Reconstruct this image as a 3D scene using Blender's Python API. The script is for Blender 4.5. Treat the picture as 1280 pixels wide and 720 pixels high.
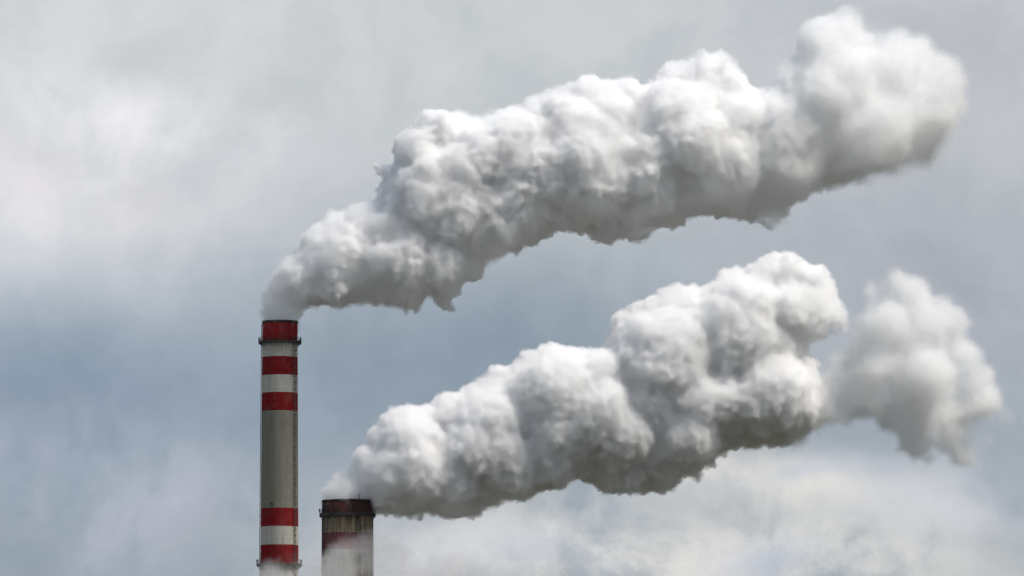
import bpy, bmesh, math, random
import numpy as np
from mathutils import Vector, Matrix, Euler

for o in list(bpy.data.objects):
    bpy.data.objects.remove(o)
S = bpy.context.scene
C = S.collection
R = math.radians

DEEP = 30.0   # metres: the vapour grid stores depth below the plume's surface, up to this
FAR = 2030.0  # metres to the tall chimney; the short one stands 2000 m off
PX = 0.2      # metres per photograph pixel at 2000 m
# ------------------------------------------------------------------ camera
EYE = Vector((0.0, 0.0, 1.7))
F = 10000.0                      # focal length in photograph pixels (telephoto)
PITCH = math.atan(890.0 / F)     # the horizon lies well below the frame
cd = bpy.data.cameras.new('camera')
cam = bpy.data.objects.new('camera', cd)
C.objects.link(cam)
cam.location = EYE
cam.rotation_euler = (math.pi / 2 + PITCH, 0, 0)
cd.sensor_width = 36.0
cd.lens = 36.0 * F / 1280.0
cd.clip_start = 1.0
cd.clip_end = 60000.0
S.camera = cam

def direction(px, py):
    v = Vector(((px - 640.0) / F, 1.0, (360.0 - py) / F))
    return Matrix.Rotation(PITCH, 3, 'X') @ v

def at(px, py, dist=2000.0):
    """World point seen at a photograph pixel, `dist` metres away along the ground."""
    d = direction(px, py)
    return EYE + d * (dist / d.y)

# ------------------------------------------------------------------ render settings
S.render.engine = 'CYCLES'
S.view_settings.view_transform = 'Standard'
S.view_settings.look = 'None'
S.view_settings.gamma = 1.0
S.view_settings.exposure = 0.0
S.view_settings.use_curve_mapping = False
cy = S.cycles
cy.use_denoising = True
cy.denoising_prefilter = 'FAST'
try:
    cy.denoiser = 'OPENIMAGEDENOISE'
except Exception:
    pass
cy.max_bounces = 36
cy.volume_bounces = 32
cy.diffuse_bounces = 4
cy.transparent_max_bounces = 16
cy.volume_step_rate = 1.0
cy.volume_max_steps = 512
cy.use_adaptive_sampling = True
cy.adaptive_threshold = 0.11
cy.adaptive_min_samples = 16
cy.time_limit = 420.0

# ------------------------------------------------------------------ node helpers
def nt_new(tree, kind, **kw):
    n = tree.nodes.new(kind)
    for k, v in kw.items():
        setattr(n, k, v)
    return n

class NB:
    """Small node builder: values may be numbers, tuples or sockets."""
    def __init__(self, tree):
        self.t = tree
    def put(self, sock, v):
        if isinstance(v, bpy.types.NodeSocket):
            self.t.links.new(v, sock)
        elif v is not None:
            sock.default_value = v
    def math(self, op, a, b=None, c=None, clamp=False):
        n = nt_new(self.t, 'ShaderNodeMath', operation=op, use_clamp=clamp)
        for i, v in enumerate((a, b, c)):
            if v is not None:
                self.put(n.inputs[i], v)
        return n.outputs[0]
    def vmath(self, op, a, b=None, scale=None):
        n = nt_new(self.t, 'ShaderNodeVectorMath', operation=op)
        self.put(n.inputs[0], a)
        if b is not None:
            self.put(n.inputs[1], b)
        if scale is not None:
            self.put(n.inputs['Scale'], scale)
        return n.outputs['Value'] if op in ('LENGTH', 'DOT_PRODUCT', 'DISTANCE') else n.outputs[0]
    def noise(self, vec, scale, detail=3.0, rough=0.5, dist=0.0, color=False):
        n = nt_new(self.t, 'ShaderNodeTexNoise')
        self.put(n.inputs['Vector'], vec)
        n.inputs['Scale'].default_value = scale
        n.inputs['Detail'].default_value = detail
        n.inputs['Roughness'].default_value = rough
        n.inputs['Distortion'].default_value = dist
        return n.outputs['Color' if color else 'Fac']
    def maprange(self, v, a, b, c=0.0, d=1.0, smooth=True):
        n = nt_new(self.t, 'ShaderNodeMapRange', interpolation_type='SMOOTHSTEP' if smooth else 'LINEAR')
        self.put(n.inputs['Value'], v)
        for k, x in (('From Min', a), ('From Max', b), ('To Min', c), ('To Max', d)):
            self.put(n.inputs[k], x)
        return n.outputs['Result']
    def mix(self, fac, a, b, blend='MIX'):
        n = nt_new(self.t, 'ShaderNodeMix', data_type='RGBA', blend_type=blend)
        self.put(n.inputs['Factor'], fac)
        self.put(n.inputs['A'] if n.inputs['A'].type == 'RGBA' else n.inputs[6], a)
        self.put(n.inputs[7], b)
        return n.outputs[2]

def srgb(r, g, b):
    def f(c):
        c /= 255.0
        return c / 12.92 if c <= 0.04045 else ((c + 0.055) / 1.055) ** 2.4
    return (f(r), f(g), f(b), 1.0)

# ------------------------------------------------------------------ sky and sun
SUN_EL, SUN_AZ = R(57.0), R(109.0)   # azimuth clockwise from the view direction: high, behind the camera, to its right
W = bpy.data.worlds.new('World')
S.world = W
W.use_nodes = True
wt = W.node_tree
wt.nodes.clear()
wb = NB(wt)
sky = nt_new(wt, 'ShaderNodeTexSky', sky_type='NISHITA')
sky.sun_disc = False
sky.sun_elevation = SUN_EL
sky.sun_rotation = SUN_AZ
sky.air_density = 1.2
sky.dust_density = 3.0
tc = nt_new(wt, 'ShaderNodeTexCoord')
D0 = wb.vmath('NORMALIZE', tc.outputs['Generated'])
# everything below lives on the dome of directions; 1/F radians is one photograph pixel
warp = wb.noise(D0, 26.0, 4.0, 0.55, color=True)
warp = wb.vmath('SCALE', wb.vmath('SUBTRACT', warp, (0.5, 0.5, 0.5)), scale=0.018)
D1 = wb.vmath('ADD', D0, warp)

def bank(px, py, rx, ry, soft=1.0, ang=0.0):
    """Soft elliptical cloud bank centred on one direction of the dome."""
    c = direction(px, py).normalized()
    east = Vector((1, 0, 0))
    north = east.cross(c) * -1.0
    north = c.cross(east) * -1.0
    if north.z < 0:
        north = -north
    e = east * math.cos(ang) + north * math.sin(ang)
    n = north * math.cos(ang) - east * math.sin(ang)
    d = wb.vmath('SUBTRACT', D1, tuple(c))
    a = wb.math('DIVIDE', wb.vmath('DOT_PRODUCT', d, tuple(e)), rx / F)
    b = wb.math('DIVIDE', wb.vmath('DOT_PRODUCT', d, tuple(n)), ry / F)
    q = wb.math('ADD', wb.math('MULTIPLY', a, a), wb.math('MULTIPLY', b, b))
    q = wb.math('ADD', q, wb.math('MULTIPLY', wb.vmath('DOT_PRODUCT', d, d), 0.5))
    return wb.math('EXPONENT', wb.math('MULTIPLY', q, -soft))

fine = wb.noise(D1, 60.0, 7.0, 0.6)
big = wb.noise(D1, 16.0, 4.0, 0.5)
# overcast: base grey rising to paler grey higher up
elev = wb.vmath('DOT_PRODUCT', D1, (0.0, 0.0, 1.0))
el_lo, el_hi = (890 - 330) / F, (890 + 330) / F
up = wb.maprange(elev, el_lo, el_hi)
base = wb.mix(up, srgb(152, 166, 180), srgb(206, 210, 213))
nish = wb.vmath('SCALE', sky.outputs['Color'], scale=0.10)
# sky out of frame: darkened low down to shade the plume undersides, brightened overhead
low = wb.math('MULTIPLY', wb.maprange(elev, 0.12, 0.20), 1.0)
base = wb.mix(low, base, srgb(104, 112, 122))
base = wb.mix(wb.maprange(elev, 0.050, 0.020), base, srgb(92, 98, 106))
zen = wb.maprange(elev, 0.25, 0.7)
base = wb.mix(zen, base, srgb(206, 216, 232))
base = wb.mix(0.15, base, nish)
col = base
def lay(col, amount, b, color, lo=0.30, hi=0.70, src=None, k=1.0):
    m = wb.math('MULTIPLY', b, wb.maprange(src if src is not None else fine, lo, hi, 1.0 - k, 1.0))
    return wb.mix(wb.math('MULTIPLY', m, amount, clamp=True), col, color)
col = lay(col, 1.0, bank(60, 330, 330, 150), srgb(216, 219, 223), 0.25, 0.6, big, 0.6)
col = lay(col, 1.0, bank(60, 40, 420, 120), srgb(210, 213, 214), 0.2, 0.6, big, 0.4)
col = lay(col, 1.0, bank(190, 160, 190, 42, 1.0, -0.2), srgb(240, 240, 242), 0.36, 0.62, fine, 0.8)
col = lay(col, 0.8, bank(60, 250, 220, 80), srgb(232, 232, 235), 0.30, 0.62, fine, 0.6)
col = lay(col, 0.85, bank(560, 440, 260, 130), srgb(145, 159, 172), 0.2, 0.6, big, 0.3)
col = lay(col, 0.9, bank(60, 480, 420, 130), srgb(150, 166, 181), 0.3, 0.65, big, 0.5)
col = lay(col, 0.8, bank(1180, 330, 240, 160), srgb(169, 174, 184), 0.2, 0.6, big, 0.3)
col = lay(col, 1.0, bank(130, 500, 380, 90), srgb(138, 154, 171), 0.2, 0.6, big, 0.3)
col = lay(col, 0.7, bank(560, 430, 260, 80), srgb(139, 154, 168), 0.2, 0.6, big, 0.3)
col = lay(col, 0.7, bank(140, 600, 180, 60), srgb(176, 184, 196), 0.35, 0.65, fine, 0.8)
col = lay(col, 1.0, bank(880, 700, 420, 80, 1.1, -0.05), srgb(232, 229, 223), 0.36, 0.60, fine, 0.85)
col = lay(col, 1.0, bank(960, 600, 190, 34, 1.2, -0.2), srgb(234, 231, 223), 0.32, 0.58, fine, 0.6)
col = lay(col, 0.8, bank(1180, 620, 150, 50), srgb(208, 210, 216), 0.3, 0.6, fine, 0.6)
col = lay(col, 0.8, bank(560, 700, 160, 40), srgb(216, 217, 221), 0.3, 0.6, fine, 0.6)
col = lay(col, 0.9, bank(950, 695, 60, 24), srgb(186, 194, 208), 0.35, 0.6, fine, 0.5)
col = lay(col, 0.8, bank(700, 690, 70, 26), srgb(196, 201, 210), 0.35, 0.6, fine, 0.7)
col = lay(col, 0.8, bank(1010, 590, 90, 16, 1.0, 0.15), srgb(198, 203, 212), 0.35, 0.6, fine, 0.6)
col = lay(col, 0.75, bank(1180, 70, 260, 110), srgb(187, 190, 197), 0.2, 0.6, big, 0.3)
col = lay(col, 0.55, bank(200, 640, 150, 60), srgb(186, 190, 202), 0.40, 0.62, fine, 1.0)
col = lay(col, 0.55, bank(60, 560, 160, 50), srgb(172, 180, 194), 0.40, 0.62, fine, 1.0)
col = lay(col, 0.5, bank(420, 230, 200, 90), srgb(186, 191, 197), 0.35, 0.6, fine, 0.8)
col = lay(col, 0.45, bank(90, 230, 200, 60), srgb(226, 219, 221), 0.42, 0.60, fine, 1.0)
mott = wb.noise(D1, 95.0, 6.0, 0.62)
col = wb.mix(1.0, col, wb.mix(wb.maprange(mott, 0.3, 0.7), (0.93, 0.94, 0.95, 1), (1.06, 1.05, 1.05, 1)), 'MULTIPLY')
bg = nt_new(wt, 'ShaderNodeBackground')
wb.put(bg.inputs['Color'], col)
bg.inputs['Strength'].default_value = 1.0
wo = nt_new(wt, 'ShaderNodeOutputWorld')
wt.links.new(bg.outputs[0], wo.inputs[0])
W.cycles.sampling_method = 'MANUAL'
W.cycles.sample_map_resolution = 512

sl = bpy.data.lights.new('sun', 'SUN')
sl.energy = 3.55
sl.angle = R(18.0)
sl.color = (1.0, 0.935, 0.85)
sun = bpy.data.objects.new('sun', sl)
C.objects.link(sun)
to_sun = Vector((math.sin(SUN_AZ) * math.cos(SUN_EL), math.cos(SUN_AZ) * math.cos(SUN_EL), math.sin(SUN_EL)))
sun.rotation_euler = to_sun.to_track_quat('Z', 'Y').to_euler()
sun.location = (0, 0, 400)

# ------------------------------------------------------------------ shared helpers
def mesh_obj(name, verts, faces, mat, parent=None, smooth=False):
    me = bpy.data.meshes.new(name)
    me.from_pydata([tuple(v) for v in verts], [], [tuple(f) for f in faces])
    me.update()
    if smooth:
        for p in me.polygons:
            p.use_smooth = True
    o = bpy.data.objects.new(name, me)
    C.objects.link(o)
    if mat:
        me.materials.append(mat)
    if parent is not None:
        o.parent = parent
    return o

def bm_obj(name, bm, mat, parent=None, smooth=False):
    me = bpy.data.meshes.new(name)
    bmesh.ops.recalc_face_normals(bm, faces=bm.faces[:])
    bm.to_mesh(me)
    bm.free()
    if smooth:
        for p in me.polygons:
            p.use_smooth = True
    o = bpy.data.objects.new(name, me)
    C.objects.link(o)
    if mat:
        me.materials.append(mat)
    if parent is not None:
        o.parent = parent
    return o

def tag(o, label, cat, group=None):
    o['label'] = label
    o['category'] = cat
    if group:
        o['group'] = group
    return o

def material(name):
    m = bpy.data.materials.new(name)
    m.use_nodes = True
    t = m.node_tree
    t.nodes.clear()
    out = nt_new(t, 'ShaderNodeOutputMaterial')
    return m, t, NB(t), out

# ------------------------------------------------------------------ ground
m_ground, t, b, out = material('winter_fields')
geo = nt_new(t, 'ShaderNodeNewGeometry')
n1 = b.noise(geo.outputs['Position'], 0.004, 5.0, 0.55)
n2 = b.noise(geo.outputs['Position'], 0.15, 4.0, 0.6)
c = b.mix(b.maprange(n1, 0.35, 0.65), (0.032, 0.040, 0.020, 1), (0.055, 0.047, 0.034, 1))
c = b.mix(b.maprange(n2, 0.3, 0.75, 0.0, 0.5), c, (0.03, 0.032, 0.018, 1))
pb = nt_new(t, 'ShaderNodeBsdfPrincipled')
b.put(pb.inputs['Base Color'], c)
pb.inputs['Roughness'].default_value = 0.95
t.links.new(pb.outputs[0], out.inputs['Surface'])
bm = bmesh.new()
bmesh.ops.create_circle(bm, cap_ends=True, radius=45000.0, segments=96)
ground = bm_obj('ground', bm, m_ground)
ground['kind'] = 'structure'
# ------------------------------------------------------------------ chimneys
RED, WHITE, GREY, DARK = (0.22, 0.002, 0.007, 1), (0.56, 0.54, 0.475, 1), (0.245, 0.24, 0.195, 1), (0.03, 0.028, 0.027, 1)

def metal(name, color, rough=0.7, metallic=0.0):
    m, t, b, out = material(name)
    pb = nt_new(t, 'ShaderNodeBsdfPrincipled')
    geo = nt_new(t, 'ShaderNodeNewGeometry')
    n = b.noise(geo.outputs['Position'], 1.7, 4.0, 0.6)
    c = b.mix(b.maprange(n, 0.4, 0.7, 0.0, 0.6), color, (color[0] * 0.5 + 0.02, color[1] * 0.4 + 0.01, color[2] * 0.35, 1))
    b.put(pb.inputs['Base Color'], c)
    pb.inputs['Roughness'].default_value = rough
    pb.inputs['Metallic'].default_value = metallic
    t.links.new(pb.outputs[0], out.inputs['Surface'])
    return m
m_steel = metal('weathered_steel', (0.035, 0.034, 0.033, 1))
m_galv = metal('galvanised_steel', (0.16, 0.15, 0.12, 1))
m_soot = metal('sooted_steel', (0.016, 0.015, 0.015, 1), 0.9)
m_lamp = metal('grey_lamp_housing', (0.06, 0.06, 0.06, 1))

def painted(name, bands, bottom, soot):
    """bands: [(metres below the rim, colour)] painted rings; soot: 0..1 weathering."""
    m, t, b, out = material(name)
    tc = nt_new(t, 'ShaderNodeTexCoord')
    P = tc.outputs['Object']
    sep = nt_new(t, 'ShaderNodeSeparateXYZ')
    t.links.new(P, sep.inputs[0])
    z = sep.outputs['Z']
    ang = b.math('ARCTAN2', sep.outputs['X'], b.math('MULTIPLY', sep.outputs['Y'], -1.0))
    wob = b.math('MULTIPLY', b.math('SUBTRACT', b.noise(P, 1.3, 3.0), 0.5), 0.10)
    zz = b.math('ADD', z, wob)
    col = bands[0][1]
    fade = b.maprange(b.noise(P, 0.45, 5.0, 0.65), 0.4, 0.8, 0.0, 0.16)
    for top, c in bands[1:]:
        col = b.mix(b.math('LESS_THAN', zz, -top), col, c)
    col = b.mix(fade, col, b.mix(0.5, col, (0.30, 0.27, 0.24, 1)))
    # cylindrical coordinates for weathering: angle in metres round the shaft, height squeezed so that stains run downwards
    comb = nt_new(t, 'ShaderNodeCombineXYZ')
    b.put(comb.inputs[0], b.math('MULTIPLY', ang, 5.0))
    b.put(comb.inputs[1], b.math('MULTIPLY', z, 0.06))
    run = b.noise(comb.outputs[0], 1.6, 5.0, 0.6)
    run2 = b.noise(comb.outputs[0], 5.5, 3.0, 0.6)
    comb2 = nt_new(t, 'ShaderNodeCombineXYZ')
    b.put(comb2.inputs[0], b.math('MULTIPLY', ang, 1.6))
    b.put(comb2.inputs[1], b.math('MULTIPLY', z, 0.35))
    blot = b.noise(comb2.outputs[0], 1.1, 5.0, 0.62)
    d1 = b.maprange(run, 0.42, 0.72, 0.0, 0.30 + 0.55 * soot)
    col = b.mix(d1, col, (0.10, 0.085, 0.06, 1) if soot < .5 else (0.045, 0.036, 0.03, 1), 'MIX')
    d2 = b.maprange(run2, 0.45, 0.75, 0.0, 0.22 + 0.4 * soot)
    col = b.mix(d2, col, (0.12, 0.08, 0.06, 1) if soot < .5 else (0.07, 0.05, 0.035, 1))
    col = b.mix(b.maprange(blot, 0.45, 0.75, 0.0, 0.15 + 0.35 * soot), col, (0.2, 0.19, 0.17, 1) if soot < .5 else (0.06, 0.05, 0.05, 1))
    # pour joints of the slipformed concrete, every 1.25 m, and faint vertical form marks
    saw = b.math('FRACT', b.math('DIVIDE', z, 1.25))
    joint = b.math('LESS_THAN', saw, 0.07)
    vs = b.math('LESS_THAN', b.math('FRACT', b.math('MULTIPLY', ang, 6.37)), 0.06)
    j = b.math('MULTIPLY', b.math('MAXIMUM', joint, vs), 0.10)
    col = b.mix(j, col, (0.05, 0.045, 0.04, 1))
    if soot > .5:
        # soot run-down below the rim, fading with height
        g = b.math('MULTIPLY', b.maprange(z, -16.0, 0.0, 0.0, 1.0), b.maprange(run, 0.3, 0.6, 0.45, 1.0))
        col = b.mix(b.math('MULTIPLY', g, 0.75), col, (0.03, 0.025, 0.024, 1))
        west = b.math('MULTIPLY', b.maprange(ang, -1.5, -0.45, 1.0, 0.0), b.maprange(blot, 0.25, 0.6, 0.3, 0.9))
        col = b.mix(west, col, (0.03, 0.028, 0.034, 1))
    pb = nt_new(t, 'ShaderNodeBsdfPrincipled')
    b.put(pb.inputs['Base Color'], col)
    pb.inputs['Roughness'].default_value = 0.9
    pb.inputs['Specular IOR Level'].default_value = 0.12
    bp = nt_new(t, 'ShaderNodeBump')
    bp.inputs['Strength'].default_value = 0.25
    bp.inputs['Distance'].default_value = 0.05
    b.put(bp.inputs['Height'], b.math('ADD', b.noise(P, 3.0, 5.0, 0.6), b.math('MULTIPLY', joint, -0.8)))
    t.links.new(bp.outputs[0], pb.inputs['Normal'])
    t.links.new(pb.outputs[0], out.inputs['Surface'])
    return m

def lathe(bm, prof, seg=96, closed=True):
    """Rotate a closed (r, z) profile round Z."""
    rings = []
    for r, z in prof:
        rings.append([bm.verts.new((r * math.sin(2 * math.pi * k / seg), -r * math.cos(2 * math.pi * k / seg), z)) for k in range(seg)])
    n = len(rings)
    for i in range(n if closed else n - 1):
        a, c = rings[i], rings[(i + 1) % n]
        for k in range(seg):
            bm.faces.new((a[k], a[(k + 1) % seg], c[(k + 1) % seg], c[k]))

def tube(bm, p, q, r, seg=6):
    p, q = Vector(p), Vector(q)
    d = (q - p)
    m = Matrix.Translation((p + q) / 2) @ d.to_track_quat('Z', 'Y').to_matrix().to_4x4()
    bmesh.ops.create_cone(bm, cap_ends=True, segments=seg, radius1=r, radius2=r, depth=d.length, matrix=m)

def boxm(bm, centre, size, rotz=0.0):
    m = Matrix.Translation(centre) @ Matrix.Rotation(rotz, 4, 'Z') @ Matrix.Diagonal((size[0], size[1], size[2], 1))
    bmesh.ops.create_cube(bm, size=1.0, matrix=m)

def pol(r, phi, z):
    """phi: radians from the side facing the camera towards the right."""
    return Vector((r * math.sin(phi), -r * math.cos(phi), z))

def hoop(bm, r, z, t, seg=64):
    lathe(bm, [(r - t, z - t), (r + t, z - t), (r + t, z + t), (r - t, z + t)], seg)

def walkway(root, r_in, r_out, z, thick, posts=28, rail=1.1):
    bm = bmesh.new()
    lathe(bm, [(r_in + .01, z - thick), (r_out, z - thick), (r_out, z), (r_in + .01, z)])
    for k in range(20):                       # brackets under the deck
        f = 2 * math.pi * (k + .5) / 20
        a, c = pol(r_in, f, z - thick - .75), pol(r_out - .15, f, z - thick)
        tube(bm, a, c, .05, 5)
    w = bm_obj('walkway', bm, m_steel, root)
    bm = bmesh.new()
    for hh in (rail, rail * .55):
        hoop(bm, r_out - .06, z + hh, .028)
    lathe(bm, [(r_out - .05, z), (r_out - .02, z), (r_out - .02, z + .16), (r_out - .05, z + .16)], 64)
    for k in range(posts):
        f = 2 * math.pi * k / posts
        tube(bm, pol(r_out - .06, f, z), pol(r_out - .06, f, z + rail), .03, 5)
    bm_obj('railing', bm, m_steel, w)
    return w

def ladder(root, rad, phi, z_top, z_bot, cage=True, pitch=1.6):
    """Caged ladder; rad(z) is the shaft radius."""
    bm = bmesh.new()
    tang = Vector((math.cos(phi), math.sin(phi), 0))
    step = 8.0
    zs = [z_top]
    while zs[-1] - step > z_bot:
        zs.append(zs[-1] - step)
    zs.append(z_bot)
    for s in (-.26, .26):
        for a, c in zip(zs, zs[1:]):
            tube(bm, pol(rad(a) + .25, phi, a) + tang * s, pol(rad(c) + .25, phi, c) + tang * s, .045, 5)
    z = z_top - .15
    while z > z_bot:
        tube(bm, pol(rad(z) + .25, phi, z) - tang * .26, pol(rad(z) + .25, phi, z) + tang * .26, .02, 4)
        z -= .3
    z = z_top - .5
    while z > z_bot:
        for s in (-.26, .26):
            tube(bm, pol(rad(z) - .02, phi, z) + tang * s, pol(rad(z) + .25, phi, z) + tang * s, .04, 4)
        z -= pitch
    l = bm_obj('ladder', bm, m_galv, root)
    if cage:
        bm = bmesh.new()
        z = z_top - .5
        n = 10
        while z > z_bot:
            pts = []
            for k in range(n + 1):
                u = math.pi * k / n
                pts.append(pol(rad(z) + .25 + .62 * math.sin(u), phi, z) + tang * (-.36 * math.cos(u)))
            for a, c in zip(pts, pts[1:]):
                tube(bm, a, c, .06, 4)
            z -= pitch
        for k in (2, 5, 8):
            u = math.pi * k / n
            for a, c in zip(zs, zs[1:]):
                tube(bm, pol(rad(a) + .25 + .62 * math.sin(u), phi, a) + tang * (-.36 * math.cos(u)),
                     pol(rad(c) + .25 + .62 * math.sin(u), phi, c) + tang * (-.36 * math.cos(u)), .022, 4)
        bm_obj('safety_cage', bm, m_steel, l)
    return l

def warning_light(root, r, phi, z):
    bm = bmesh.new()
    p = pol(r, phi, z)
    boxm(bm, p + Vector((0, 0, .2)), (.34, .34, .4), phi)
    bmesh.ops.create_uvsphere(bm, u_segments=12, v_segments=8, radius=.22, matrix=Matrix.Translation(p + Vector((0, 0, .52))))
    tube(bm, p + Vector((0, 0, -.5)), p, .06)
    return bm_obj('warning_light', bm, m_lamp, root)

# --- tall striped chimney
top = at(350, 402, FAR)
H = top.z / (FAR / 2000.0)
tall = bpy.data.objects.new('tall_chimney', None)
C.objects.link(tall)
tall.location = (top.x, top.y, 0)
tall.scale = (FAR / 2000.0,) * 3
tag(tall, 'tall slender chimney with red and white bands around a bare grey concrete middle', 'chimney', 'power station chimneys')
def rad1(z):                                   # z measured down from the rim
    return 4.42 + (-z) * 0.0058 + max(0.0, -z - 110.0) * 0.012
y2z = lambda py: -(py - 402) * PX
m_tall = painted('banded_concrete', [((p - 402) * PX, c) for p, c in
    ((402, RED), (427, WHITE), (447, RED), (470, WHITE), (492, RED), (515, GREY), (637, RED), (660, WHITE), (683, RED), (707, WHITE), (735, RED), (760, GREY))], H, 0.05)
bm = bmesh.new()
zs = [0.0] + [-(k * 4.0) for k in range(1, int(H // 4) + 1)] + [-H]
prof = [(rad1(z), z) for z in zs] + [(rad1(-H) - .5, -H), (3.9, -12.0), (3.9, 0.0)]
lathe(bm, prof, 128)
sh = bm_obj('shaft', bm, m_tall, tall, True)
sh.location = (0, 0, H)
rim = bmesh.new()
lathe(rim, [(3.86, -.45), (4.5, -.45), (4.5, .12), (3.86, .12)], 128)
o = bm_obj('flue_rim', rim, m_soot, tall); o.location = (0, 0, H)
for py, th in ((427.5, .5), (707.0, .4)):
    zz = y2z(py)
    w = walkway(tall, rad1(zz), rad1(zz) + .95, zz, th)
    w.location = (0, 0, H)
    for f in (-1.57, 1.45, 0.3 + math.pi):
        o = warning_light(tall, rad1(zz) + .80, f, zz + (.25 if py < 500 else .5)); o.location = (0, 0, H)
l = ladder(tall, rad1, R(53), y2z(427.5) + 1.2, -H + 3.0); l.location = (0, 0, H)
l = ladder(tall, rad1, R(-97), -.4, -H + 3.0, cage=False); l.location = (0, 0, H)
bm = bmesh.new()                                # small lamp on a bracket, on the face above the lower red band
z0 = y2z(632.5)
boxm(bm, pol(rad1(z0) + .45, R(-21), z0 + .15), (.75, .6, .32), R(-21))
tube(bm, pol(rad1(z0) - .05, R(-21), z0 - .35), pol(rad1(z0) + .6, R(-21), z0 + .05), .07)
tube(bm, pol(rad1(z0) + .45, R(-17), z0 - .1), pol(rad1(z0) + .45, R(-11), z0 - .35), .08)
o = bm_obj('floodlight', bm, m_lamp, tall); o.location = (0, 0, H)

# --- short sooty chimney
top2 = at(434.5, 626)
H2 = top2.z
short = bpy.data.objects.new('short_chimney', None)
C.objects.link(short)
short.location = (top2.x, top2.y, 0)
tag(short, 'short wide chimney, sooty with faded red and cream bands, half veiled by steam', 'chimney', 'power station chimneys')
def rad2(z):
    return 6.42 + (-z) * 0.006 + max(0.0, -z - 80.0) * 0.012
m_short = painted('sooty_concrete', [(0, (0.15, 0.028, 0.022, 1)), (3.5, (0.42, 0.34, 0.22, 1)), (8.2, (0.26, 0.085, 0.10, 1)), (12.4, (0.46, 0.43, 0.38, 1)),
    (20, (0.30, 0.03, 0.05, 1)), (24, GREY)], H2, 0.6)
bm = bmesh.new()
zs = [0.0] + [-(k * 4.0) for k in range(1, int(H2 // 4) + 1)] + [-H2]
prof = [(rad2(z), z) for z in zs] + [(rad2(-H2) - .5, -H2), (5.8, -12.0), (5.8, 0.0)]
lathe(bm, prof, 128)
o = bm_obj('shaft', bm, m_short, short, True); o.location = (0, 0, H2)
bm = bmesh.new()
lathe(bm, [(5.75, -.4), (6.52, -.4), (6.52, .1), (5.75, .1)], 128)
o = bm_obj('flue_rim', bm, m_soot, short); o.location = (0, 0, H2)
zz = -3.3
w = walkway(short, rad2(zz), rad2(zz) + .62, zz, .75, 36); w.location = (0, 0, H2)
for f in (-1.6, 1.5):
    o = warning_light(short, rad2(zz) + .6, f, zz + .6); o.location = (0, 0, H2)
l = ladder(short, rad2, R(27), zz + 1.0, -H2 + 3.0); l.location = (0, 0, H2)
for f, wd in ((R(14), .55), (R(-33), .4), (R(62), .5), (R(-66), .4)):
    bm = bmesh.new()
    boxm(bm, pol(rad2(-2) + .0, f, -2.0), (wd, .16, 1.5), f)
    o = bm_obj('vent', bm, m_soot, short); o.location = (0, 0, H2)
bm = bmesh.new()
tube(bm, pol(6.4, R(28), -.6), pol(6.4, R(28), 1.3), .12)
tube(bm, pol(6.4, R(28), .9), pol(6.4, R(31), 1.2), .08)
o = bm_obj('lightning_rod', bm, m_steel, short); o.location = (0, 0, H2)
# ------------------------------------------------------------------ smoke
def ico(sub):
    bm = bmesh.new()
    bmesh.ops.create_icosphere(bm, subdivisions=sub, radius=1.0)
    v = np.array([x.co[:] for x in bm.verts])
    f = np.array([[y.index for y in x.verts] for x in bm.faces])
    bm.free()
    return v, f
ICO = {s: ico(s) for s in (1, 2, 3)}

def puff_mesh(circles, seed, depth=1.0, kids=14, kids2=5, drift=0.0, x0=0.0, dist=2000.0, swell=0.0):
    """One closed skin over the billows of a plume: traced puffs, smaller puffs growing on them, still smaller ones on those."""
    rng = np.random.default_rng(seed)
    big = []
    for c in circles:
        x, y, r = c[:3]
        dz = c[3] if len(c) > 3 else 0.0
        r = r + (6.5 if r > 16 else 5.0) + swell
        big.append((x, y, dz, r))
        if r >= 20 and len(c) < 4:
            for sgn in (-1, 1):
                big.append((x + rng.uniform(-.2, .2) * r, y + rng.uniform(-.1, .25) * r, sgn * r * depth * rng.uniform(.5, .9), r * rng.uniform(.7, .9)))
    for c in circles:
        if c[2] >= 24 and len(c) < 4:
            for sgn in (-1, 1):
                big.append((c[0] + rng.uniform(-.15, .15) * c[2], c[1] + rng.uniform(-.12, .12) * c[2], sgn * c[2] * depth * .42, c[2] * rng.uniform(.9, 1.0)))
    every = list(big)
    mids = []
    for (x, y, z, r) in big:
        n = int(kids * min(1.0, (r / 30.0) ** 0.8)) + 3
        for _ in range(n):
            d = rng.normal(size=3)
            d /= np.linalg.norm(d)
            q = r * rng.uniform(.22, .44)
            g = r * 1.02 - q * rng.uniform(.8, 1.0)
            mids.append((x + d[0] * g, y + d[1] * g, z + d[2] * g, q))
    every += mids
    for (x, y, z, r) in mids:
        if r < 7:
            continue
        for _ in range(kids2):
            d = rng.normal(size=3)
            d /= np.linalg.norm(d)
            q = r * rng.uniform(.3, .5)
            g = r * 1.06 - q * rng.uniform(.7, 1.0)
            every.append((x + d[0] * g, y + d[1] * g, z + d[2] * g, q))
    V, Fc, n = [], [], 0
    for (x, y, z, r) in every:
        v, f = ICO[3 if r > 30 else 2 if r > 5 else 1]
        p = at(x, y, dist)
        depth_m = -z * PX + (x - x0) * PX * drift
        V.append(v * (r * PX) + np.array([p.x * (1 + depth_m / dist), p.y + depth_m, p.z + (p.z - EYE.z) * depth_m / dist]))
        Fc.append(f + n)
        n += len(v)
    return np.concatenate(V), np.concatenate(Fc)

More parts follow.
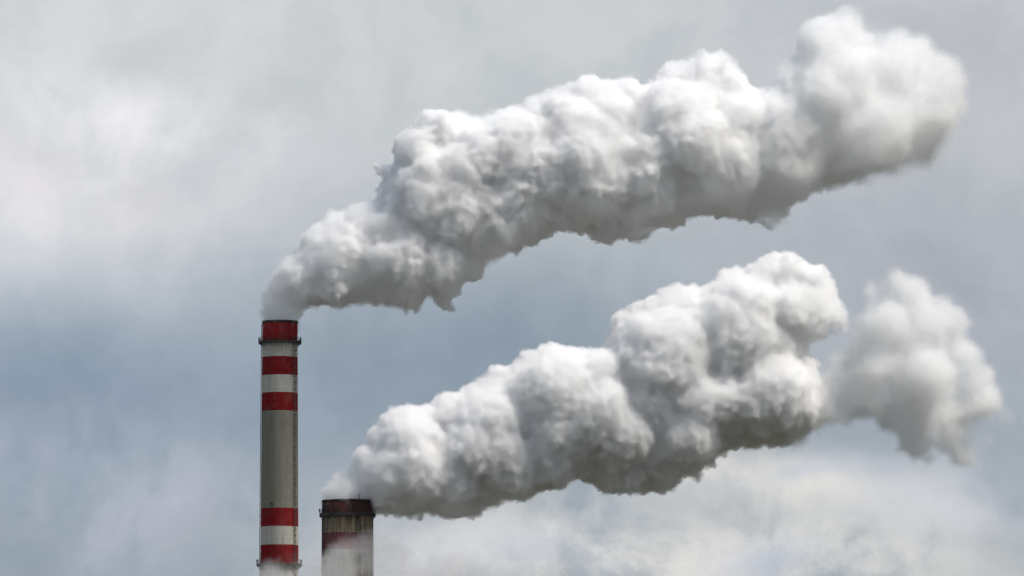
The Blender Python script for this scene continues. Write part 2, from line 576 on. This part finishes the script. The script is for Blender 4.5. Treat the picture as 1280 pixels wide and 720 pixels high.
def big_islands(me, least):
    """Drop hollow pockets and crumbs: keep the loose pieces of a mesh that measure more than `least` metres."""
    nv = len(me.vertices)
    co = np.empty(nv * 3, np.float32)
    me.vertices.foreach_get('co', co)
    co = co.reshape(-1, 3)
    ed = np.empty(len(me.edges) * 2, np.int32)
    me.edges.foreach_get('vertices', ed)
    a, c = ed.reshape(-1, 2).T.astype(np.int64)
    lab = np.arange(nv)
    while True:
        la, lc = lab[a], lab[c]
        m = la != lc
        if not m.any():
            break
        np.minimum.at(lab, np.maximum(la, lc)[m], np.minimum(la, lc)[m])
        while True:
            up = lab[lab]
            if (up == lab).all():
                break
            lab = up
    _, idx = np.unique(lab, return_inverse=True)
    k = idx.max() + 1
    lo, hi = np.full((k, 3), 1e9), np.full((k, 3), -1e9)
    np.minimum.at(lo, idx, co)
    np.maximum.at(hi, idx, co)
    size = (hi - lo).max(axis=1)
    ok = (size > (least if least else size.max() * 0.999))[idx]
    n = len(me.polygons)
    ls = np.empty(n, np.int32)
    me.polygons.foreach_get('loop_start', ls)
    lt = np.empty(n, np.int32)
    me.polygons.foreach_get('loop_total', lt)
    lv = np.empty(len(me.loops), np.int32)
    me.loops.foreach_get('vertex_index', lv)
    new_i = np.cumsum(ok) - 1
    quads = [new_i[lv[s:s + t]].tolist() for s, t in zip(ls, lt) if ok[lv[s]]]
    out = bpy.data.meshes.new(me.name)
    out.from_pydata(co[ok].tolist(), [], quads)
    out.update()
    bpy.data.meshes.remove(me)
    return out

def core_mesh(circles, shrink, depth=1.0, drift=0.0, x0=0.0, dist=2000.0, **kw):
    """The dense heart of a plume: the traced puffs alone, drawn in by shrink(px) metres, as one closed mesh."""
    V, Fc, n = [], [], 0
    for c in circles:
        x, y, r = c[:3]
        q = r * PX * 0.9 - shrink(x)
        if q < 2.2 or abs(x - x0) < 34:
            continue
        v, f = ICO[3 if r > 30 else 2]
        for sgn in (0,):
            p = at(x, y, dist)
            dm = -sgn * r * depth * PX + (x - x0) * PX * drift
            V.append(v * q * (.85 if sgn else 1.0) + np.array([p.x * (1 + dm / dist), p.y + dm, p.z + (p.z - EYE.z) * dm / dist]))
            Fc.append(f + n)
            n += len(v)
    me = bpy.data.meshes.new('core')
    me.from_pydata(np.concatenate(V).tolist(), [], np.concatenate(Fc).tolist())
    t = bpy.data.objects.new('core', me)
    C.objects.link(t)
    rm = t.modifiers.new('skin', 'REMESH')
    rm.mode = 'VOXEL'
    rm.voxel_size = 0.7
    sm = t.modifiers.new('smooth', 'SMOOTH')
    sm.iterations = 14
    new = bpy.data.meshes.new_from_object(t.evaluated_get(bpy.context.evaluated_depsgraph_get()))
    bpy.data.objects.remove(t)
    return big_islands(new, None) if shrink(0) > 4 else new

def smoke_materials(dens, thin_from=None, thin_to=None, thin=0.2, albedo=0.990, mouth=None, tint=(1, 1, 1), tear=1.45, lo=0.06, hi=0.62, patch=0.0, band=4.2, core=0.80, heart=0.0):
    m, t, b, out = material('smoke_core')
    bs = nt_new(t, 'ShaderNodeBsdfDiffuse')
    bs.inputs['Color'].default_value = (core, core, core, 1)
    t.links.new(bs.outputs[0], out.inputs['Surface'])
    v, t, b, out = material('smoke_vapour')
    at_ = nt_new(t, 'ShaderNodeAttribute', attribute_name='density')
    geo = nt_new(t, 'ShaderNodeNewGeometry')
    g = b.math('MULTIPLY', at_.outputs['Fac'], DEEP / band, clamp=True)
    nz = b.noise(geo.outputs['Position'], 0.5, 4.0, 0.62)
    g2 = b.math('ADD', g, b.math('MULTIPLY', b.math('SUBTRACT', nz, 0.5), tear))
    inside = b.maprange(g, 0.0, 0.10)
    d = b.math('MULTIPLY', b.maprange(g2, lo, hi), inside)
    d = b.math('MULTIPLY', d, dens)
    if patch:
        nz2 = b.noise(geo.outputs['Position'], 0.10, 3.0, 0.55)
        d = b.math('MULTIPLY', d, b.maprange(nz2, 0.36, 0.62, 1.0 - patch, 1.0 + patch))
    gain = b.maprange(at_.outputs['Fac'], 2.0 / DEEP, 7.5 / DEEP, 1.0, 1.0 + heart)   # thicker towards the heart
    if heart and thin_from is None:
        d = b.math('MULTIPLY', d, gain)
    if thin_from is not None:
        sep = nt_new(t, 'ShaderNodeSeparateXYZ')
        t.links.new(geo.outputs['Position'], sep.inputs[0])
        d = b.math('MULTIPLY', d, b.maprange(sep.outputs['X'], at(thin_from, 300).x, at(thin_to, 300).x, 1.0, b.math('MULTIPLY', gain, thin), False))
    if mouth is not None:
        sep = nt_new(t, 'ShaderNodeSeparateXYZ')
        t.links.new(geo.outputs['Position'], sep.inputs[0])
        d = b.math('MULTIPLY', d, b.maprange(sep.outputs['X'], mouth[0], mouth[1], 0.26, 1.0))
    pv = nt_new(t, 'ShaderNodeVolumePrincipled')
    pv.inputs['Color'].default_value = (albedo * tint[0], albedo * tint[1], albedo * tint[2], 1)
    pv.inputs['Density Attribute'].default_value = ''
    pv.inputs['Anisotropy'].default_value = 0.1
    b.put(pv.inputs['Density'], d)
    t.links.new(pv.outputs[0], out.inputs['Volume'])
    return m, v

def smoke(name, circles, seed, core_at=True, voxel=0.26, amps=(0.9, 0.5, 0.27), mats=None, ragged=6.5, shrink_from=870, mouth=None, **kw):
    V, Fc = puff_mesh(circles, seed, **kw)
    o = mesh_obj(name, [], [], None)
    me = o.data
    me.from_pydata(V.tolist(), [], Fc.tolist())
    me.update()
    rm = o.modifiers.new('skin', 'REMESH')
    rm.mode = 'VOXEL'
    rm.voxel_size = 0.5
    ev = o.evaluated_get(bpy.context.evaluated_depsgraph_get())
    new = bpy.data.meshes.new_from_object(ev)
    new = big_islands(new, 6.0)
    o.modifiers.clear()
    o.data = new
    new.name = name
    bpy.data.meshes.remove(me)
    ng = bpy.data.node_groups.new(name + '_billows', 'GeometryNodeTree')
    ng.interface.new_socket('Geometry', in_out='INPUT', socket_type='NodeSocketGeometry')
    ng.interface.new_socket('Geometry', in_out='OUTPUT', socket_type='NodeSocketGeometry')
    b = NB(ng)
    gi, go = ng.nodes.new('NodeGroupInput'), ng.nodes.new('NodeGroupOutput')
    geo = gi.outputs[0]
    for sc_, am in ((0.045, 4.2), (0.12, 2.1)):       # slow swirl that pulls the puffs out of round
        pos = ng.nodes.new('GeometryNodeInputPosition').outputs[0]
        w = b.vmath('SUBTRACT', b.noise(pos, sc_, 2.0, 0.5, color=True), (.5, .5, .5))
        near = b.maprange(b.vmath('DISTANCE', pos, tuple(at(*mouth, kw.get('dist', 2000.0)))), 3.0, 22.0) if mouth else 1.0
        sp = ng.nodes.new('GeometryNodeSetPosition')
        ng.links.new(geo, sp.inputs['Geometry'])
        ng.links.new(b.vmath('SCALE', w, scale=b.math('MULTIPLY', near, am)), sp.inputs['Offset'])
        geo = sp.outputs[0]
    gx = ng.nodes.new('ShaderNodeSeparateXYZ')
    ng.links.new(ng.nodes.new('GeometryNodeInputPosition').outputs[0], gx.inputs[0])
    grow = b.maprange(gx.outputs['X'], at(380, 360).x, at(900, 360).x, 0.95, 0.8, False)   # tight near the stack, broad downwind
    for cell, amp in zip((5.5, 2.4, 1.05), amps):
        pos = ng.nodes.new('GeometryNodeInputPosition').outputs[0]
        nor = ng.nodes.new('GeometryNodeInputNormal').outputs[0]
        w = b.noise(pos, 0.8 / cell, 2.0, 0.5, color=True)
        p2 = b.vmath('ADD', pos, b.vmath('SCALE', b.vmath('SUBTRACT', w, (.5, .5, .5)), scale=cell * 0.9))
        vo = nt_new(ng, 'ShaderNodeTexVoronoi', feature='SMOOTH_F1')
        ng.links.new(p2, vo.inputs['Vector'])
        vo.inputs['Scale'].default_value = 1.0 / cell
        vo.inputs['Smoothness'].default_value = 0.25
        vo.inputs['Randomness'].default_value = 1.0
        h = b.math('SUBTRACT', 0.6, b.math('MULTIPLY', vo.outputs['Distance'], vo.outputs['Distance']))
        h = b.math('SUBTRACT', b.math('MULTIPLY', h, 1.6), 0.55)
        var = b.maprange(b.noise(pos, 0.35 / cell, 1.0), 0.3, 0.7, 0.35, 1.3)
        h = b.math('MULTIPLY', h, var)
        sp = ng.nodes.new('GeometryNodeSetPosition')
        ng.links.new(geo, sp.inputs['Geometry'])
        ng.links.new(b.vmath('SCALE', nor, scale=b.math('MULTIPLY', b.math('MULTIPLY', h, amp), grow)), sp.inputs['Offset'])
        geo = sp.outputs[0]
    # torn, ragged undersides
    pos = ng.nodes.new('GeometryNodeInputPosition').outputs[0]
    nor = ng.nodes.new('GeometryNodeInputNormal').outputs[0]
    down = b.maprange(b.vmath('DOT_PRODUCT', nor, (0.0, 0.0, 1.0)), 0.1, -0.8, 0.25, 1.0)
    rag = b.math('MULTIPLY', b.math('SUBTRACT', b.noise(pos, 0.5, 6.0, 0.7), 0.5), ragged)
    sp = ng.nodes.new('GeometryNodeSetPosition')
    ng.links.new(geo, sp.inputs['Geometry'])
    ng.links.new(b.vmath('SCALE', nor, scale=b.math('MULTIPLY', rag, down)), sp.inputs['Offset'])
    geo = sp.outputs[0]
    ng.links.new(geo, go.inputs[0])
    md = o.modifiers.new('billows', 'NODES')
    md.node_group = ng
    hull = bpy.data.meshes.new_from_object(o.evaluated_get(bpy.context.evaluated_depsgraph_get()))
    hull.name = name + '_outline'
    src = bpy.data.objects.new(name + '_outline', hull)
    C.objects.link(src)                      # clean skin of the finished billows; only the volume made from it stays in the scene
    rm = src.modifiers.new('skin', 'REMESH')
    rm.mode = 'VOXEL'
    rm.voxel_size = 0.34
    clean = bpy.data.meshes.new_from_object(src.evaluated_get(bpy.context.evaluated_depsgraph_get()))
    src.modifiers.clear()
    src.data = clean
    bpy.data.meshes.remove(hull)
    C.objects.unlink(src)
    vap_mat_core, vap = mats
    if core_at:
        core = core_mesh(circles, (lambda x: 2.0 + max(0.0, x - shrink_from) * 0.038) if core_at is True else core_at, **kw)
        core.name = name
        core.materials.append(vap_mat_core)
        core.polygons.foreach_set('use_smooth', [True] * len(core.polygons))
        o.modifiers.clear()
        old = o.data
        o.data = core
        bpy.data.meshes.remove(old)
    else:
        bpy.data.objects.remove(o)
    vd = bpy.data.volumes.new('vapour' if core_at else name)
    vo_ = bpy.data.objects.new('vapour' if core_at else name, vd)
    C.objects.link(vo_)
    vd.materials.append(vap)
    md = vo_.modifiers.new('fill', 'MESH_TO_VOLUME')
    md.object = src
    md.resolution_mode = 'VOXEL_SIZE'
    md.voxel_size = voxel
    md.interior_band_width = DEEP
    md.density = 1.0
    if core_at:
        vo_.parent = o
        return o
    return vo_

UPPER = [
 (430,330,48,18),(500,320,55,25),(545,250,62,25),(610,270,50,35),(650,205,66,25),(730,205,75,30),(800,215,62,35),(850,170,70,25),(905,200,62,30),(980,190,62,25),(1050,150,44,30),(1110,100,40,26),(1125,165,42,34),(1165,120,32,30),
 (350,409,19,0),(351,398,22,0),(352,388,24,0),(354,376,24,0),(357,364,24,0),(362,350,22,0),(372,337,20),(385,350,26),(395,360,22),(392,322,22),(405,305,26),(420,345,38),(425,295,28),
 (438,284,20),(430,362,16),(457,276,24),(455,330,45),(455,360,20),(478,350,28),(490,290,40),(470,300,35),(474,212,6),(500,222,18),(517,218,26),(500,246,26),
 (530,190,32),(545,165,24),(575,165,24),(600,160,16),(540,240,50),(510,330,38),(510,365,18),(540,320,45),(560,350,20),(552,370,10),(560,382,7),(570,270,55),
 (585,330,22),(600,300,30),(575,215,50),(610,200,50),(640,170,28),(625,160,20),(650,160,26),(680,140,24),(700,135,26),(735,120,23),(720,150,45),(655,240,55),
 (640,280,28),(620,310,12),(645,310,9),(660,280,24),(690,260,28),(700,215,55),(760,220,60),(725,265,24),(755,270,28),(765,290,15),(790,270,30),(760,130,26),
 (785,120,20),(775,160,45),(790,210,50),(800,190,50),(830,130,30),(850,105,28),(840,160,50),(850,225,45),(840,258,24),(880,90,22),(900,85,18),(890,120,35),
 (905,110,28),(880,180,60),(880,235,32),(920,150,45),(930,200,55),(905,245,25),(950,160,45),(935,255,18),(960,275,10),(970,262,16),(960,215,40),
 (990,150,50),(1000,190,45),(1040,60,40),(1060,35,24),(1000,110,36),(1050,110,65),(1100,80,45),(1120,55,25),(1150,70,28),(1180,90,24),(1192,112,22),(1202,135,16),
 (1150,130,55),(1100,150,65),(1050,180,50),(1100,190,33),(1140,175,36),(1168,158,32),(1030,210,26),(1080,210,20),(980,230,22),(1120,200,22)]
LOWER = [
 (476,592,30,10),(520,560,40,22),(565,598,38,26),(615,535,48,26),(640,585,36,34),(700,500,60,26),(690,570,36,40),(770,540,46,40),(745,480,40,34),(835,450,66,26),(860,540,44,40),(915,420,62,22),(900,500,40,40),(960,490,52,32),(930,390,50,20),(1000,390,36,10),
 (434,632,26,0),(420,620,17,0),(434,617,24,0),(450,618,19,0),(434,618,18,14),(434,618,18,-14),(425,608,15,0),(445,606,13,0),(462,610,14),(412,616,5),(424,601,8),(444,593,11),(466,590,19),(458,570,16),(480,548,20),
 (490,590,40),(485,615,26),(505,625,20),(525,635,12),(500,540,26),(512,532,22),(530,545,36),(530,590,45),(550,618,26),(570,628,20),(590,636,13),(560,515,22),
 (580,515,24),(548,520,18),(600,495,16),(605,510,30),(585,560,50),(620,485,18),(640,485,24),(630,520,45),(635,570,45),(610,605,26),(640,597,24),(655,610,14),
 (622,470,12),(655,480,28),(665,450,14),(690,450,22),(715,443,16),(690,490,45),(695,540,50),(680,580,30),(720,470,35),(735,455,18),(755,470,28),(745,520,55),
 (730,570,32),(765,585,28),(790,590,22),(775,540,45),(780,425,20),(778,405,14),(800,405,20),(800,450,45),(820,390,20),(840,382,22),(830,430,50),(820,500,55),
 (810,565,38),(830,585,26),(800,600,16),(860,385,26),(870,368,12),(850,550,30),(860,500,50),(880,420,50),(890,372,18),(920,355,22),(900,540,24),(925,375,30),
 (930,430,50),(905,480,52),(950,352,24),(965,337,20),(985,332,16),(1000,342,15),(1020,347,16),(1030,357,12),(980,380,38),(1020,380,28),(1040,390,15),(1045,405,10),
 (1010,402,22),(970,420,36),(950,480,48),(985,480,38),(1005,500,28),(1018,515,15),(955,528,28),(975,540,18),(990,528,20),(935,540,18),(868,588,10),(885,572,10)]
TAIL = [
 (1095,362,20),(1120,352,22),(1142,367,26),(1174,380,21),(1110,400,38),(1152,410,43),(1190,402,26),(1100,450,40),(1152,470,52),(1202,450,30),(1222,472,24),
 (1228,500,28),(1250,516,17),(1185,530,38),(1120,512,34),(1085,500,28),(1142,556,24),(1162,570,16),(1204,568,22),(1218,584,14),(1234,544,17),(1062,480,28),(1075,430,24),
 (1050,505,28),(1030,480,26),(1020,520,24),(1048,450,20),(995,545,20),(1060,400,16)]

mats = smoke_materials(1.1, 800, 1090, 0.062, patch=0.8, heart=4.0, mouth=(at(335, 400, FAR).x, at(415, 400, FAR).x))
p1 = smoke('smoke_plume', UPPER, 3, mats=mats, mouth=(350, 400), dist=FAR, drift=0.12, x0=350)
tag(p1, 'long white smoke plume trailing from the tall striped chimney, higher of the two', 'smoke', 'smoke plumes')
mats = smoke_materials(1.1, 1020, 1090, 0.4, patch=0.3, mouth=(at(402, 600).x, at(520, 600).x))
p2 = smoke('smoke_plume', LOWER, 8, mats=mats, shrink_from=960, mouth=(434, 622), drift=0.12, x0=435)
tag(p2, 'white billowing smoke plume rising from the short sooty chimney, lower of the two', 'smoke', 'smoke plumes')
mats = smoke_materials(0.05, tear=2.1, lo=0.1, hi=0.9, patch=0.9, band=4.0, core=0.72, heart=4.0)
p3 = smoke('smoke_puff', TAIL, 11, mats=mats, swell=-4.0, drift=0.12, x0=435, core_at=lambda x: 5.2)
tag(p3, 'faint grey puff of smoke drifting detached beyond the end of the lower plume', 'smoke')

MIST = [(345,728,34,40),(372,716,26,40),(400,735,36,45),(428,716,34,50),(446,704,36,50),(470,704,36,55),(462,684,20,50),(500,712,36,50),(530,722,36,50),(570,728,36,50),
 (610,730,32,40),(650,735,32,40),(690,738,32,40),(350,760,40,40),(430,760,44,45),(500,760,44,45),(520,696,18,50),(420,694,16,50)]
_, mm = smoke_materials(0.045, tear=1.8, lo=0.0, hi=1.2, patch=0.95, band=8.0)
mist = smoke('mist', MIST, 21, core_at=None, mats=(None, mm), voxel=0.5)
mist['kind'] = 'stuff'
mist['label'] = 'thin white steam drifting in front of the chimney shafts'
